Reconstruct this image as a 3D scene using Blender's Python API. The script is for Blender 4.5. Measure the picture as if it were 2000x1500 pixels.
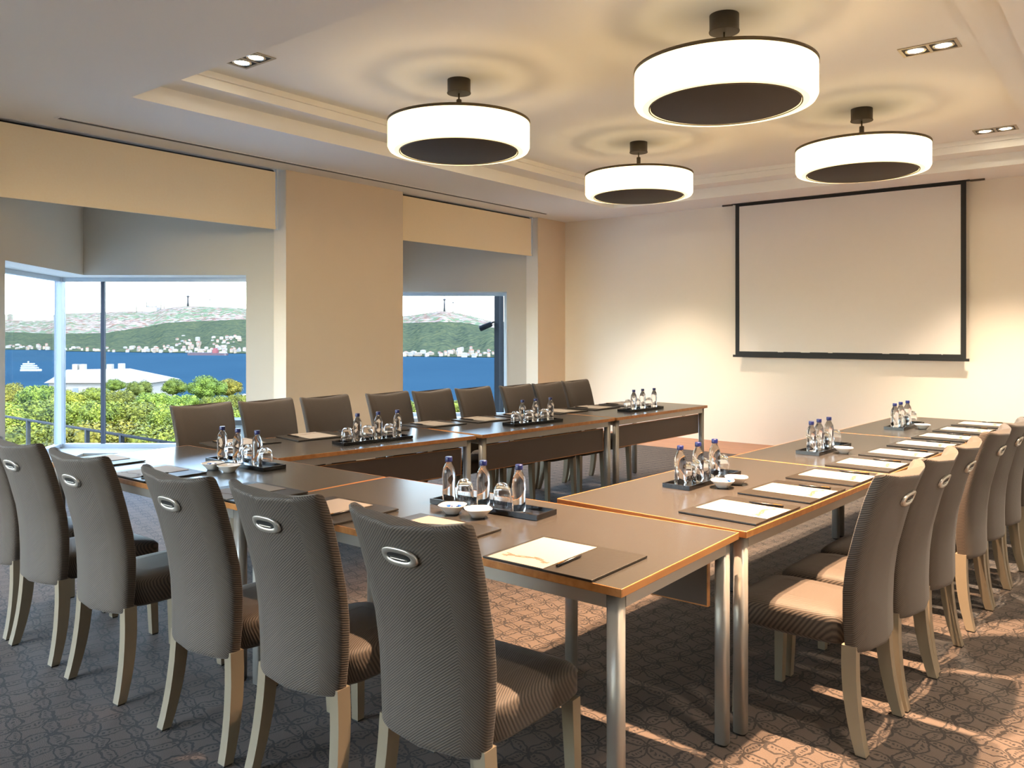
import bpy, math, random
from mathutils import Vector, Matrix
random.seed(11)
for o in list(bpy.data.objects): bpy.data.objects.remove(o)
S = bpy.context.scene
COL = S.collection
PI = math.pi

# ------------------------------------------------------------------ camera
F_PX, HORIZON, CAM_H = 1580.0, 650.0, 1.44
TH = math.atan2(1245, 1580)
FW = (-math.sin(TH), math.cos(TH)); RT = (math.cos(TH), math.sin(TH))
cd = bpy.data.cameras.new('camera'); cam = bpy.data.objects.new('camera', cd); COL.objects.link(cam)
cam.location = (0, 0, CAM_H); cam.rotation_euler = (PI/2, 0, TH)
cd.sensor_width = 36; cd.lens = F_PX/2000*36; cd.shift_y = -(750-HORIZON)/2000
cd.clip_start = 0.05; cd.clip_end = 20000
S.camera = cam

# ------------------------------------------------------------------ world, sun, exposure
W = bpy.data.worlds.new('sky'); S.world = W; W.use_nodes = True
nt = W.node_tree; nt.nodes.clear()
sky = nt.nodes.new('ShaderNodeTexSky'); sky.sky_type = 'NISHITA'; sky.sun_disc = False
sky.sun_elevation = math.radians(48); sky.sun_rotation = math.radians(115); sky.air_density = 1.0; sky.dust_density = 1.2; sky.ozone_density = 1.5
bg = nt.nodes.new('ShaderNodeBackground'); bg.inputs[1].default_value = 0.74
hs_ = nt.nodes.new('ShaderNodeHueSaturation'); hs_.inputs['Saturation'].default_value = .9; nt.links.new(sky.outputs[0], hs_.inputs['Color'])
wo = nt.nodes.new('ShaderNodeOutputWorld'); nt.links.new(hs_.outputs[0], bg.inputs[0]); nt.links.new(bg.outputs[0], wo.inputs[0])
sd = bpy.data.lights.new('sun', 'SUN'); sd.energy = 2.2; sd.angle = math.radians(0.6); sd.color = (1.0, 0.95, 0.86)
sun = bpy.data.objects.new('sun', sd); COL.objects.link(sun)
sun.rotation_euler = Vector((-0.76, 0.06, -0.66)).to_track_quat('-Z', 'Y').to_euler()
sun.location = (30, -15, 40)
S.view_settings.view_transform = 'Standard'; S.view_settings.look = 'None'
S.view_settings.exposure = 3.08; S.view_settings.gamma = 1.0; S.view_settings.use_curve_mapping = False
S.cycles.use_denoising = True
S.cycles.max_bounces = 10; S.cycles.diffuse_bounces = 4; S.cycles.glossy_bounces = 4; S.cycles.transmission_bounces = 8
S.cycles.transparent_max_bounces = 12; S.cycles.caustics_reflective = False; S.cycles.caustics_refractive = False
S.cycles.sample_clamp_indirect = 6.0

# ------------------------------------------------------------------ materials
def rgb(r, g, b):
    f = lambda c: (c/255/12.92) if c/255 <= 0.04045 else ((c/255+0.055)/1.055)**2.4
    return (f(r), f(g), f(b), 1.0)
class NT:
    """small wrapper to write node graphs briefly"""
    def __init__(s, name):
        s.m = bpy.data.materials.new(name); s.m.use_nodes = True; s.t = s.m.node_tree; s.t.nodes.clear()
        s.out = s.t.nodes.new('ShaderNodeOutputMaterial')
    def n(s, typ, **kw):
        nd = s.t.nodes.new(typ)
        for k, v in kw.items(): setattr(nd, k, v)
        return nd
    def l(s, a, b): s.t.links.new(a, b)
    def math(s, op, a, b=None, c=None):
        nd = s.n('ShaderNodeMath', operation=op)
        for i, v in enumerate((a, b, c)):
            if v is None: continue
            if isinstance(v, (int, float)): nd.inputs[i].default_value = v
            else: s.l(v, nd.inputs[i])
        return nd.outputs[0]
    def mix(s, fac, a, b):
        nd = s.n('ShaderNodeMix', data_type='RGBA')
        for k, v in ((0, fac), (6, a), (7, b)):
            if isinstance(v, (int, float)): nd.inputs[k].default_value = v
            elif isinstance(v, tuple): nd.inputs[k].default_value = v
            else: s.l(v, nd.inputs[k])
        return nd.outputs[2]
    def coords(s, kind='Object'): return s.n('ShaderNodeTexCoord').outputs[kind]
    def noise(s, vec, scale, detail=3, rough=.5):
        nd = s.n('ShaderNodeTexNoise'); nd.inputs['Scale'].default_value = scale; nd.inputs['Detail'].default_value = detail
        nd.inputs['Roughness'].default_value = rough
        if vec is not None: s.l(vec, nd.inputs['Vector'])
        return nd.outputs['Fac']
    def ramp(s, fac, stops):
        nd = s.n('ShaderNodeValToRGB'); cr = nd.color_ramp
        while len(cr.elements) < len(stops): cr.elements.new(0.5)
        for e, (p, c) in zip(cr.elements, stops): e.position = p; e.color = c
        s.l(fac, nd.inputs[0]); return nd.outputs[0]
    def sep(s, vec):
        nd = s.n('ShaderNodeSeparateXYZ'); s.l(vec, nd.inputs[0]); return nd.outputs
    def bsdf(s, base, rough=.5, metallic=0.0, spec=.5, normal=None, **kw):
        p = s.n('ShaderNodeBsdfPrincipled')
        for k, v in (('Base Color', base), ('Roughness', rough), ('Metallic', metallic), ('Specular IOR Level', spec)):
            if isinstance(v, (int, float, tuple)): p.inputs[k].default_value = v
            else: s.l(v, p.inputs[k])
        for k, v in kw.items(): p.inputs[k.replace('_', ' ')].default_value = v
        if normal is not None: s.l(normal, p.inputs['Normal'])
        s.l(p.outputs[0], s.out.inputs[0]); return p
    def diffuse(s, col, normal=None):
        d = s.n('ShaderNodeBsdfDiffuse'); s.l(col, d.inputs[0])
        if normal is not None: s.l(normal, d.inputs['Normal'])
        s.l(d.outputs[0], s.out.inputs[0])
    def bump(s, h, strength=.3, dist=.002):
        b = s.n('ShaderNodeBump'); b.inputs['Strength'].default_value = strength; b.inputs['Distance'].default_value = dist
        s.l(h, b.inputs['Height']); return b.outputs[0]

def plain(name, c, rough=.5, metallic=0., spec=.5, grain=0.06, gscale=14, bump=0.0, **kw):
    t = NT(name); co = t.coords(); nz = t.noise(co, gscale, 4)
    dark = tuple(x*(1-grain*2) for x in c[:3])+(1,)
    col = t.mix(nz, dark, c)
    t.bsdf(col, rough, metallic, spec, t.bump(nz, bump, .003) if bump else None, **kw); return t.m

M = {}
M['wall'] = plain('wall_paint_beige', rgb(226, 208, 184), .75, grain=.02, gscale=3)
M['wall_back'] = plain('wall_paint_cream', rgb(240, 231, 216), .72, grain=.015, gscale=2)
M['plaster'] = plain('bay_plaster', rgb(206, 200, 188), .75, grain=.015, gscale=3)
M['ceiling'] = plain('ceiling_paint', rgb(240, 240, 238), .8, grain=.01, gscale=2)
def blind_cloth():
    t = NT('blind_fabric'); nz = t.noise(t.coords(), 60, 3); c = t.mix(nz, rgb(250, 230, 196), rgb(253, 238, 208))
    d = t.n('ShaderNodeBsdfDiffuse'); tr = t.n('ShaderNodeBsdfTranslucent'); mx = t.n('ShaderNodeMixShader'); mx.inputs[0].default_value = .06
    t.l(c, d.inputs[0]); t.l(c, tr.inputs[0]); t.l(d.outputs[0], mx.inputs[1]); t.l(tr.outputs[0], mx.inputs[2]); t.l(mx.outputs[0], t.out.inputs[0]); return t.m
M['blind'] = blind_cloth()
M['white_frame'] = plain('window_frame_lacquer', rgb(205, 214, 222), .35, grain=.01)
M['dark_gap'] = plain('dark_gap', rgb(40, 36, 33), .8)
M['slot'] = plain('slot_grille', rgb(105, 105, 106), .6)
M['laminate'] = plain('table_laminate', rgb(56, 53, 50), .27, spec=.85, grain=.04, gscale=30)
M['aluminium'] = plain('table_aluminium', rgb(168, 166, 160), .38, .55, grain=.03)
M['panel'] = plain('modesty_panel', rgb(78, 66, 60), .5, grain=.03)
M['black'] = plain('black_lacquer', rgb(18, 18, 19), .22, grain=.02)
M['black_matt'] = plain('black_matt', rgb(22, 23, 24), .6, grain=.02)
M['leather'] = plain('pad_leather', rgb(38, 34, 29), .42, grain=.1, gscale=90, bump=.15)
M['leg'] = plain('chair_leg_paint', rgb(134, 124, 106), .38, .25, grain=.03)
M['glide'] = plain('glide_plastic', rgb(30, 29, 28), .6)
M['handle'] = plain('satin_metal', rgb(196, 192, 184), .32, .8, grain=.02)
M['porcelain'] = plain('porcelain', rgb(236, 232, 224), .18, grain=.01)
M['cap'] = plain('bottle_cap_blue', rgb(11, 25, 86), .35, grain=.02)
M['canopy'] = plain('lamp_metal', rgb(84, 76, 66), .45, .5, grain=.03)
M['lid'] = plain('lamp_lid_metal', rgb(92, 78, 52), .5, .3)
M['screen_cloth'] = plain('screen_cloth', rgb(228, 222, 214), .7, grain=.01)
M['steel_dark'] = plain('exterior_steel', rgb(17, 22, 28), .75, 0.)
M['rail_paint'] = plain('railing_paint', rgb(16, 20, 21), .8, 0.)
M['mullion'] = plain('mullion_paint', rgb(66, 72, 88), .5)
M['terrace'] = plain('terrace_stone', rgb(190, 196, 196), .7)
M['white_ext'] = plain('white_render', rgb(98, 95, 89), .7, grain=.03, gscale=.4)
M['roof_pale'] = plain('pale_roofing', rgb(94, 90, 83), .75, grain=.06, gscale=.5)
M['roof_red'] = plain('terracotta', rgb(82, 48, 34), .8, grain=.1, gscale=.3)
M['cream_ext'] = plain('cream_render', rgb(94, 84, 69), .75, grain=.05, gscale=.2)
M['far_glass'] = plain('far_window', rgb(70, 80, 92), .3)
M['hull'] = plain('ship_hull', rgb(40, 24, 34), .5)
M['ship_white'] = plain('ship_white', rgb(102, 104, 107), .5)
M['ship_red'] = plain('ship_red', rgb(84, 28, 30), .5)
M['bark'] = plain('bark', rgb(88, 72, 54), .9, grain=.2)
M['candy_blue'] = plain('wrapper_blue', rgb(24, 84, 168), .3)
M['candy_white'] = plain('wrapper_white', rgb(230, 232, 236), .3)
M['pen'] = plain('pen_plastic', rgb(26, 24, 24), .3)
M['pen_gold'] = plain('pen_brass', rgb(190, 140, 70), .3, .8)
M['reflector'] = plain('reflector', rgb(200, 196, 186), .2, .9)
M['bezel'] = plain('downlight_bezel', rgb(176, 166, 148), .4, .4)
M['lamp_disc'] = plain('lamp_disc', rgb(72, 64, 56), .7, grain=.1, gscale=120)

def emis(name, c, s):
    t = NT(name); e = t.n('ShaderNodeEmission'); e.inputs[0].default_value = c; e.inputs[1].default_value = s
    t.l(e.outputs[0], t.out.inputs[0]); return t.m
def shade_mat(name, strength):
    t = NT(name); e = t.n('ShaderNodeEmission'); e.inputs[0].default_value = (1, .71, .34, 1); e.inputs[1].default_value = strength
    tr = t.n('ShaderNodeBsdfTranslucent'); tr.inputs[0].default_value = (.16, .14, .11, 1)
    a = t.n('ShaderNodeAddShader'); t.l(e.outputs[0], a.inputs[0]); t.l(tr.outputs[0], a.inputs[1]); t.l(a.outputs[0], t.out.inputs[0]); return t.m
M['shade'] = shade_mat('lamp_shade_fabric', .46)
M['shade_ring'] = shade_mat('lamp_diffuser', .24)
M['pendant_bulb'] = emis('pendant_bulb', (1, .70, .34, 1), 3.4)
M['halogen'] = emis('halogen_bulb', (1, .86, .62, 1), 6)

def wood(name, c1, c2, scale, axis='x'):
    t = NT(name); co = t.coords(); mp = t.n('ShaderNodeMapping'); t.l(co, mp.inputs[0])
    mp.inputs['Scale'].default_value = {'x': (scale*.08, scale, scale), 'y': (scale, scale*.08, scale)}[axis]
    nz = t.noise(mp.outputs[0], 1.0, 5, .6)
    t.bsdf(t.ramp(nz, [(.3, c1), (.7, c2)]), .35); return t.m
M['edge_wood'] = wood('beech_edge', rgb(166, 106, 54), rgb(196, 138, 80), 30)
M['floor_wood'] = wood('floor_oak', rgb(128, 82, 52), rgb(172, 118, 80), 22)

def glass_pane(name, tint):
    t = NT(name); tr = t.n('ShaderNodeBsdfTransparent'); tr.inputs[0].default_value = tint
    gl = t.n('ShaderNodeBsdfGlossy'); gl.inputs['Roughness'].default_value = .0
    mx = t.n('ShaderNodeMixShader'); fr = t.n('ShaderNodeLayerWeight'); fr.inputs[0].default_value = .5
    fac = t.math('ADD', t.math('MULTIPLY', t.math('POWER', fr.outputs['Facing'], 4.0), .4), .0)
    t.l(fac, mx.inputs[0]); t.l(tr.outputs[0], mx.inputs[1]); t.l(gl.outputs[0], mx.inputs[2]); t.l(mx.outputs[0], t.out.inputs[0]); return t.m
M['glass'] = glass_pane('clear_window_glass', (.95, .97, .98, 1)); M['glass_warming'] = glass_pane('warming_window_glass', (.99, .93, .85, 1)); M['glass_tinted'] = glass_pane('dimming_window_glass', (.63, .65, .66, 1))  # tints put in to warm the added window's daylight and dim the view outside
def clear(name, ior, tint):
    t = NT(name); p = t.bsdf(tint, .0, 0., .5); p.inputs['Transmission Weight'].default_value = 1.0; p.inputs['IOR'].default_value = ior; return t.m
M['water_bottle'] = clear('bottle_plastic_and_water', 1.33, (.96, .98, 1, 1))
M['tumbler'] = clear('tumbler_glass', 1.45, (.98, .99, 1, 1))

def fabric(name, kx, ky, kz):
    t = NT(name); x, y, z = t.sep(t.coords())
    ax = t.math('ABSOLUTE', t.math('SUBTRACT', x, .13))
    s = t.math('ADD', t.math('ADD', t.math('MULTIPLY', ax if kz > .5 else x, kx), t.math('MULTIPLY', z, kz)), t.math('MULTIPLY', y, ky))
    w = t.math('SINE', t.math('MULTIPLY', s, 2*PI/.0064))
    w01 = t.math('ADD', t.math('MULTIPLY', w, .5), .5)
    nz = t.noise(t.coords(), 60, 3)
    col = t.mix(w01, rgb(36, 31, 27), rgb(88, 78, 68))
    col = t.mix(t.math('MULTIPLY', nz, .35), col, rgb(56, 49, 43))
    t.bsdf(col, .62, 0, .35, t.bump(w01, .4, .0014), Sheen_Weight=.15); return t.m
M['fabric'] = fabric('ribbed_chair_fabric', .62, .2, .83); M['fabric_seat'] = fabric('ribbed_seat_fabric', .92, .38, .25)

def carpet():
    t = NT('carpet_leaf_pattern'); co = t.coords('Object')
    mp = t.n('ShaderNodeMapping'); t.l(co, mp.inputs[0]); mp.inputs['Rotation'].default_value = (0, 0, math.radians(14)); mp.inputs['Scale'].default_value = (1/.115, 1/.115, 1)
    nd = t.n('ShaderNodeTexNoise'); nd.inputs['Scale'].default_value = 1.6; nd.inputs['Detail'].default_value = 3; t.l(mp.outputs[0], nd.inputs['Vector'])
    ds = t.n('ShaderNodeVectorMath', operation='SCALE'); t.l(nd.outputs['Color'], ds.inputs[0]); ds.inputs[3].default_value = .6
    ad = t.n('ShaderNodeVectorMath', operation='ADD'); t.l(mp.outputs[0], ad.inputs[0]); t.l(ds.outputs[0], ad.inputs[1])
    x, y, z = t.sep(ad.outputs[0])
    fx = t.math('FRACT', x); fy = t.math('FRACT', y)
    line = None
    for cx in (0, 1):
        for cy in (0, 1):
            dx = t.math('SUBTRACT', fx, cx); dy = t.math('SUBTRACT', fy, cy)
            d = t.math('SQRT', t.math('ADD', t.math('MULTIPLY', dx, dx), t.math('MULTIPLY', dy, dy)))
            v = t.math('ABSOLUTE', t.math('SUBTRACT', d, .7071))
            line = v if line is None else t.math('MINIMUM', line, v)
    solid = t.math('LESS_THAN', line, .034)
    dots = None
    for u, w in ((fx, y), (fy, x)):
        mid = t.math('LESS_THAN', t.math('ABSOLUTE', t.math('SUBTRACT', u, .5)), .05)
        dot = t.math('GREATER_THAN', t.math('SINE', t.math('MULTIPLY', w, 2*PI*7)), .0)
        v = t.math('MULTIPLY', mid, dot); dots = v if dots is None else t.math('MAXIMUM', dots, v)
    lines = t.math('MAXIMUM', solid, dots)
    pile = t.noise(co, 240, 2); patch = t.noise(co, 3.0, 3)
    base = t.mix(patch, rgb(76, 66, 59), rgb(96, 84, 75))
    base = t.mix(t.math('MULTIPLY', pile, .5), base, rgb(54, 47, 42))
    col = t.mix(t.math('MULTIPLY', lines, .85), base, rgb(26, 23, 22))
    h = t.math('SUBTRACT', t.math('MULTIPLY', pile, .6), t.math('MULTIPLY', lines, .6))
    t.bsdf(col, .85, 0, .25, t.bump(h, .5, .004), Sheen_Weight=.08); return t.m
M['carpet'] = carpet()

def paper():
    t = NT('printed_note_paper'); x, y, z = t.sep(t.coords())
    wob = t.math('MULTIPLY', t.math('SINE', t.math('MULTIPLY', x, 55)), .008)
    d = t.math('ABSOLUTE', t.math('SUBTRACT', y, t.math('ADD', wob, -.085)))
    nz = t.noise(t.coords(), 38, 3)
    d2 = t.math('ABSOLUTE', t.math('SUBTRACT', y, t.math('ADD', t.math('MULTIPLY', t.math('SINE', t.math('ADD', t.math('MULTIPLY', x, 31), 1.2)), .013), -.088)))
    thin = t.math('MAXIMUM', t.math('LESS_THAN', d, .0035), t.math('LESS_THAN', d2, .0045))
    smear = t.math('MULTIPLY', t.math('LESS_THAN', d2, .013), t.math('GREATER_THAN', nz, .53))
    msk = t.math('MULTIPLY', t.math('MAXIMUM', thin, smear), .8)
    msk = t.math('MULTIPLY', msk, t.math('LESS_THAN', t.math('ABSOLUTE', x), .085))
    t.bsdf(t.mix(msk, rgb(150, 142, 131), rgb(78, 46, 22)), .6); return t.m
M['paper'] = paper()

def sea():
    t = NT('sea_water'); co = t.coords(); mp = t.n('ShaderNodeMapping'); t.l(co, mp.inputs[0]); mp.inputs['Scale'].default_value = (.06, .12, .1)
    nz = t.noise(mp.outputs[0], 1, 6, .6); big = t.noise(co, .004, 3)
    t.diffuse(t.mix(big, rgb(22, 40, 52), rgb(30, 50, 62)), t.bump(nz, .5, 1.2)); return t.m
M['sea'] = sea()
def foliage(name, a, b, sc):
    t = NT(name); co = t.coords(); nz = t.noise(co, sc, 4, .6)
    oi = t.n('ShaderNodeObjectInfo'); r = oi.outputs['Random']
    c = t.ramp(nz, [(.28, a), (.72, b)])
    hs = t.n('ShaderNodeHueSaturation'); t.l(c, hs.inputs['Color'])
    t.l(t.math('ADD', t.math('MULTIPLY', r, .05), .475), hs.inputs['Hue']); t.l(t.math('ADD', t.math('MULTIPLY', r, .5), .75), hs.inputs['Value'])
    t.bsdf(hs.outputs[0], .7, 0, .2); return t.m
M['leaf'] = foliage('tree_leaves', rgb(26, 40, 10), rgb(104, 112, 30), 4.5)
M['leaf_dark'] = foliage('dark_tree_leaves', rgb(28, 42, 12), rgb(84, 96, 26), 4)
M['leaf_gold'] = foliage('golden_tree_leaves', rgb(52, 60, 12), rgb(118, 116, 30), 4)
def forest():
    t = NT('far_forest'); co = t.coords(); v = t.n('ShaderNodeTexVoronoi'); v.inputs['Scale'].default_value = .075; t.l(co, v.inputs['Vector'])
    nz = t.noise(co, .012, 5, .6); f = t.math('ADD', t.math('MULTIPLY', v.outputs['Distance'], .5), t.math('MULTIPLY', nz, .6))
    t.diffuse(t.ramp(f, [(.25, rgb(62, 64, 44)), (.5, rgb(48, 55, 41)), (.8, rgb(36, 43, 36))]), t.bump(v.outputs['Distance'], .8, 8)); return t.m
M['forest'] = forest()
def city():
    t = NT('far_hillside_town'); co = t.coords(); v = t.n('ShaderNodeTexVoronoi'); v.inputs['Scale'].default_value = .055; t.l(co, v.inputs['Vector'])
    r = t.n('ShaderNodeSeparateColor'); t.l(v.outputs['Color'], r.inputs[0])
    house = t.ramp(r.outputs[0], [(0, rgb(84, 76, 68)), (.45, rgb(104, 98, 92)), (.7, rgb(82, 62, 52)), (1, rgb(62, 58, 56))])
    green = t.mix(t.noise(co, .02, 4), rgb(54, 68, 52), rgb(72, 82, 64))
    built = t.math('GREATER_THAN', t.math('ADD', r.outputs[1], t.math('MULTIPLY', t.noise(co, .0035, 3), 1.6)), 1.12)
    t.diffuse(t.mix(built, green, house)); return t.m
M['city'] = city()
M['slope'] = plain('hillside_scrub', rgb(18, 26, 8), .95, grain=.2, gscale=.3)

# ------------------------------------------------------------------ mesh helpers
class MB:
    def __init__(s): s.v = []; s.f = []; s.mi = []; s.sm = []
    def add(s, v, f, mi=0, smooth=False):
        o = len(s.v); s.v += [tuple(p) for p in v]; s.f += [tuple(i+o for i in q) for q in f]; s.mi += [mi]*len(f); s.sm += [smooth]*len(f); return s
    def box(s, x0, x1, y0, y1, z0, z1, mi=0):
        v = [(x, y, z) for z in (z0, z1) for y in (y0, y1) for x in (x0, x1)]
        return s.add(v, [(0, 2, 3, 1), (4, 5, 7, 6), (0, 1, 5, 4), (2, 6, 7, 3), (0, 4, 6, 2), (1, 3, 7, 5)], mi)
    def prism(s, poly, z0, z1, mi=0):
        a = sum(poly[i][0]*poly[(i+1) % len(poly)][1]-poly[(i+1) % len(poly)][0]*poly[i][1] for i in range(len(poly)))
        if a < 0: poly = poly[::-1]
        n = len(poly); v = [(p[0], p[1], z0) for p in poly]+[(p[0], p[1], z1) for p in poly]
        return s.add(v, [tuple(range(n))[::-1], tuple(range(n, 2*n))]+[(i, (i+1) % n, n+(i+1) % n, n+i) for i in range(n)], mi)
    def loft(s, loops, cap=True, mi=0, smooth=True):
        n = len(loops[0]); v = [p for L in loops for p in L]; f = []
        for k in range(len(loops)-1):
            for i in range(n): f.append((k*n+i, k*n+(i+1) % n, (k+1)*n+(i+1) % n, (k+1)*n+i))
        s.add(v, f, mi, smooth)
        if cap:
            o = len(s.v)-len(v)
            s.f += [tuple(o+i for i in range(n))[::-1], tuple(o+(len(loops)-1)*n+i for i in range(n))]; s.mi += [mi]*2; s.sm += [False]*2
        return s
    def lathe(s, prof, n=24, mi=0, c=(0, 0), sq=0.0, smooth=True, cap=True):
        loops = []
        for r, z in prof:
            L = []
            for i in range(n):
                a = 2*PI*i/n; k = 1+sq*(math.cos(4*a)*-1)
                L.append((c[0]+r*k*math.cos(a), c[1]+r*k*math.sin(a), z))
            loops.append(L)
        return s.loft(loops, cap, mi, smooth)
    def tube(s, pts, r, n=8, mi=0, smooth=True):
        pts = [Vector(p) for p in pts]; loops = []
        for i, p in enumerate(pts):
            d = (pts[min(i+1, len(pts)-1)]-pts[max(i-1, 0)]).normalized()
            u = d.cross(Vector((0, 0, 1)) if abs(d.z) < .95 else Vector((1, 0, 0))).normalized(); w = d.cross(u)
            rr = r[i] if isinstance(r, (list, tuple)) else r
            loops.append([tuple(p+(u*math.cos(2*PI*k/n)+w*math.sin(2*PI*k/n))*rr) for k in range(n)])
        return s.loft(loops, True, mi, smooth)
    def mesh(s, name, *mats):
        m = bpy.data.meshes.new(name); m.from_pydata(s.v, [], s.f)
        for x in mats: m.materials.append(M[x] if isinstance(x, str) else x)
        m.polygons.foreach_set('material_index', s.mi); m.polygons.foreach_set('use_smooth', s.sm); m.update(); return m

def ob(name, mesh, parent=None, loc=None, rz=None):
    o = bpy.data.objects.new(name, mesh); COL.objects.link(o)
    if parent is not None: o.parent = parent
    if loc is not None: o.location = loc
    if rz is not None: o.rotation_euler = (0, 0, rz)
    return o
def tag(o, label=None, cat=None, group=None, kind=None):
    for k, v in (('label', label), ('category', cat), ('group', group), ('kind', kind)):
        if v: o[k] = v
    return o
def root(name, label, cat, loc=(0, 0, 0), rz=0, group=None):
    o = bpy.data.objects.new(name, None); COL.objects.link(o); o.empty_display_size = .1
    o.location = loc; o.rotation_euler = (0, 0, rz); return tag(o, label, cat, group)
def struct(name, mesh, label=None, parent=None, loc=None):
    o = ob(name, mesh, parent, loc)
    if parent is None: tag(o, label, None, None, 'structure')
    return o
def copy_tree(o, parent=None):
    c = o.copy(); COL.objects.link(c)
    if parent is not None: c.parent = parent
    for ch in list(o.children): copy_tree(ch, c)
    return c
def bevel(o, w=.004, seg=2):
    m = o.modifiers.new('bevel', 'BEVEL'); m.width = w; m.segments = seg; m.limit_method = 'ANGLE'; return o
def pix(x, y, depth):   # a point at a pixel's direction and a chosen depth
    return Vector((FW[0]*depth+RT[0]*(x-1000)/F_PX*depth, FW[1]*depth+RT[1]*(x-1000)/F_PX*depth, CAM_H-(y-HORIZON)/F_PX*depth))
ORD = ['first', 'second', 'third', 'fourth', 'fifth', 'sixth', 'seventh', 'eighth', 'ninth', 'tenth']

# ------------------------------------------------------------------ room shell
XW, XR, YB, YF, ZC, ZT = -6.99, 0.70, 10.18, -2.60, 3.12, 3.37
CARPET_END = 9.17
struct('floor', MB().box(-7.2, XR, YF, CARPET_END, -.12, 0).mesh('floor', 'carpet'), 'patterned brown and grey carpet covering the meeting room floor')
struct('floor_border', MB().box(-7.2, XR, CARPET_END, YB, -.12, .001).mesh('floor_border', 'floor_wood'), 'brown wooden floor strip along the back wall')
struct('wall_back', MB().box(-7.2, XR+.2, YB, YB+.2, -.12, 3.6).mesh('wall_back', 'wall_back'), 'cream back wall behind the projection screen')
struct('wall_right', MB().box(XR, XR+.2, YF, YB, -.12, 3.6).mesh('wall_right', 'ceiling'), 'off-white side wall opposite the windows')
struct('wall_front', MB().box(-7.2, XR+.2, YF-.2, YF, -.12, .4).box(-7.2, XR+.2, YF-.2, YF, 2.85, 3.6).box(-7.2, -6.7, YF-.2, YF, .4, 2.85).box(-2.9, XR+.2, YF-.2, YF, .4, 2.85).mesh('wall_front', 'wall'), 'beige wall behind the viewer with an added unseen window')
wr = root('window_9', 'added unseen window behind the viewer, for daylight', None); wr['kind'] = 'structure'  # window made up on an unseen wall to let in more neutral daylight
for k in range(6):
    x0 = -6.7+3.8*k/6; x1 = -6.7+3.8*(k+1)/6
    ob('mullion', MB().box(x0-.03, x0+.03, YF-.14, YF-.06, .4, 2.85).mesh('mullion', 'white_frame'), wr)
    ob('pane', MB().box(x0+.03, x1-.03, YF-.105, YF-.1, .4, 2.85).mesh('pane', 'glass_warming'), wr)
PERIOD, OPEN_W = 4.372, 2.71
ENDS = [5.108, 9.48, 5.108-PERIOD]       # the far side of each window opening
edges = sorted([(e-OPEN_W, e) for e in ENDS])
ycur, k = YF, 0
piers = []
for a, b in edges: piers.append((ycur, a)); ycur = b
piers.append((ycur, YB))
for (a, b), nm in zip(piers, ('beige wall pier behind the viewer on the window side', 'beige wall pier before the large corner window', 'wide beige wall pier between the two window bays', 'narrow beige wall pier beside the back wall')):
    struct('wall_left', MB().box(-7.2, XW, a, b, -.12, ZC).mesh('wall_left', 'wall'), nm)

# soffit ring with stepped tray
TX0, TX1, TY0, TY1 = -5.70, -.60, 2.85, 9.45
cm = MB()
for x0, x1, y0, y1 in ((-9.7, TX0, YF, YB), (TX1, XR, YF, YB), (TX0, TX1, YF, TY0), (TX0, TX1, TY1, YB)):
    cm.box(x0, x1, y0, y1, ZC, 3.6)
prof = [(0, 3.247), (.24, 3.255), (.24, 3.325), (.265, 3.325), (.265, ZT)]
loops = []
for e, z in prof: loops.append([(TX0+e, TY0+e, z), (TX1-e, TY0+e, z), (TX1-e, TY1-e, z), (TX0+e, TY1-e, z)])
n = 4; vv = [p for L in loops for p in L]; ff = []
for q in range(len(loops)-1):
    for i in range(4): ff.append((q*4+(i+1) % 4, q*4+i, (q+1)*4+i, (q+1)*4+(i+1) % 4))
ff.append((16, 19, 18, 17)); cm.add(vv, ff)
cm.box(TX0, TX1, TY0, TY1, 3.56, 3.6)
struct('ceiling', cm.mesh('ceiling', 'ceiling'), 'pale ceiling with a stepped recessed tray')
# linear air slot along the window side
r = root('ceiling_air_slot', 'long narrow grey air slot in the ceiling along the windows', 'air vent', (-6.69, 6.02, ZC))
ob('slot_frame', MB().box(-.045, -.03, -3.25, 3.25, -.006, 0).box(.03, .045, -3.25, 3.25, -.006, 0).box(-.045, .045, -3.265, -3.25, -.006, 0).box(-.045, .045, 3.25, 3.265, -.006, 0).mesh('slot_frame', 'ceiling'), r)
ob('slot_opening', MB().box(-.03, .03, -3.25, 3.25, -.003, 0).mesh('slot_opening', 'slot'), r)
ob('blade', MB().box(-.004, .004, -3.25, 3.25, -.008, 0).mesh('slot_blade', 'slot'), r)

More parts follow.
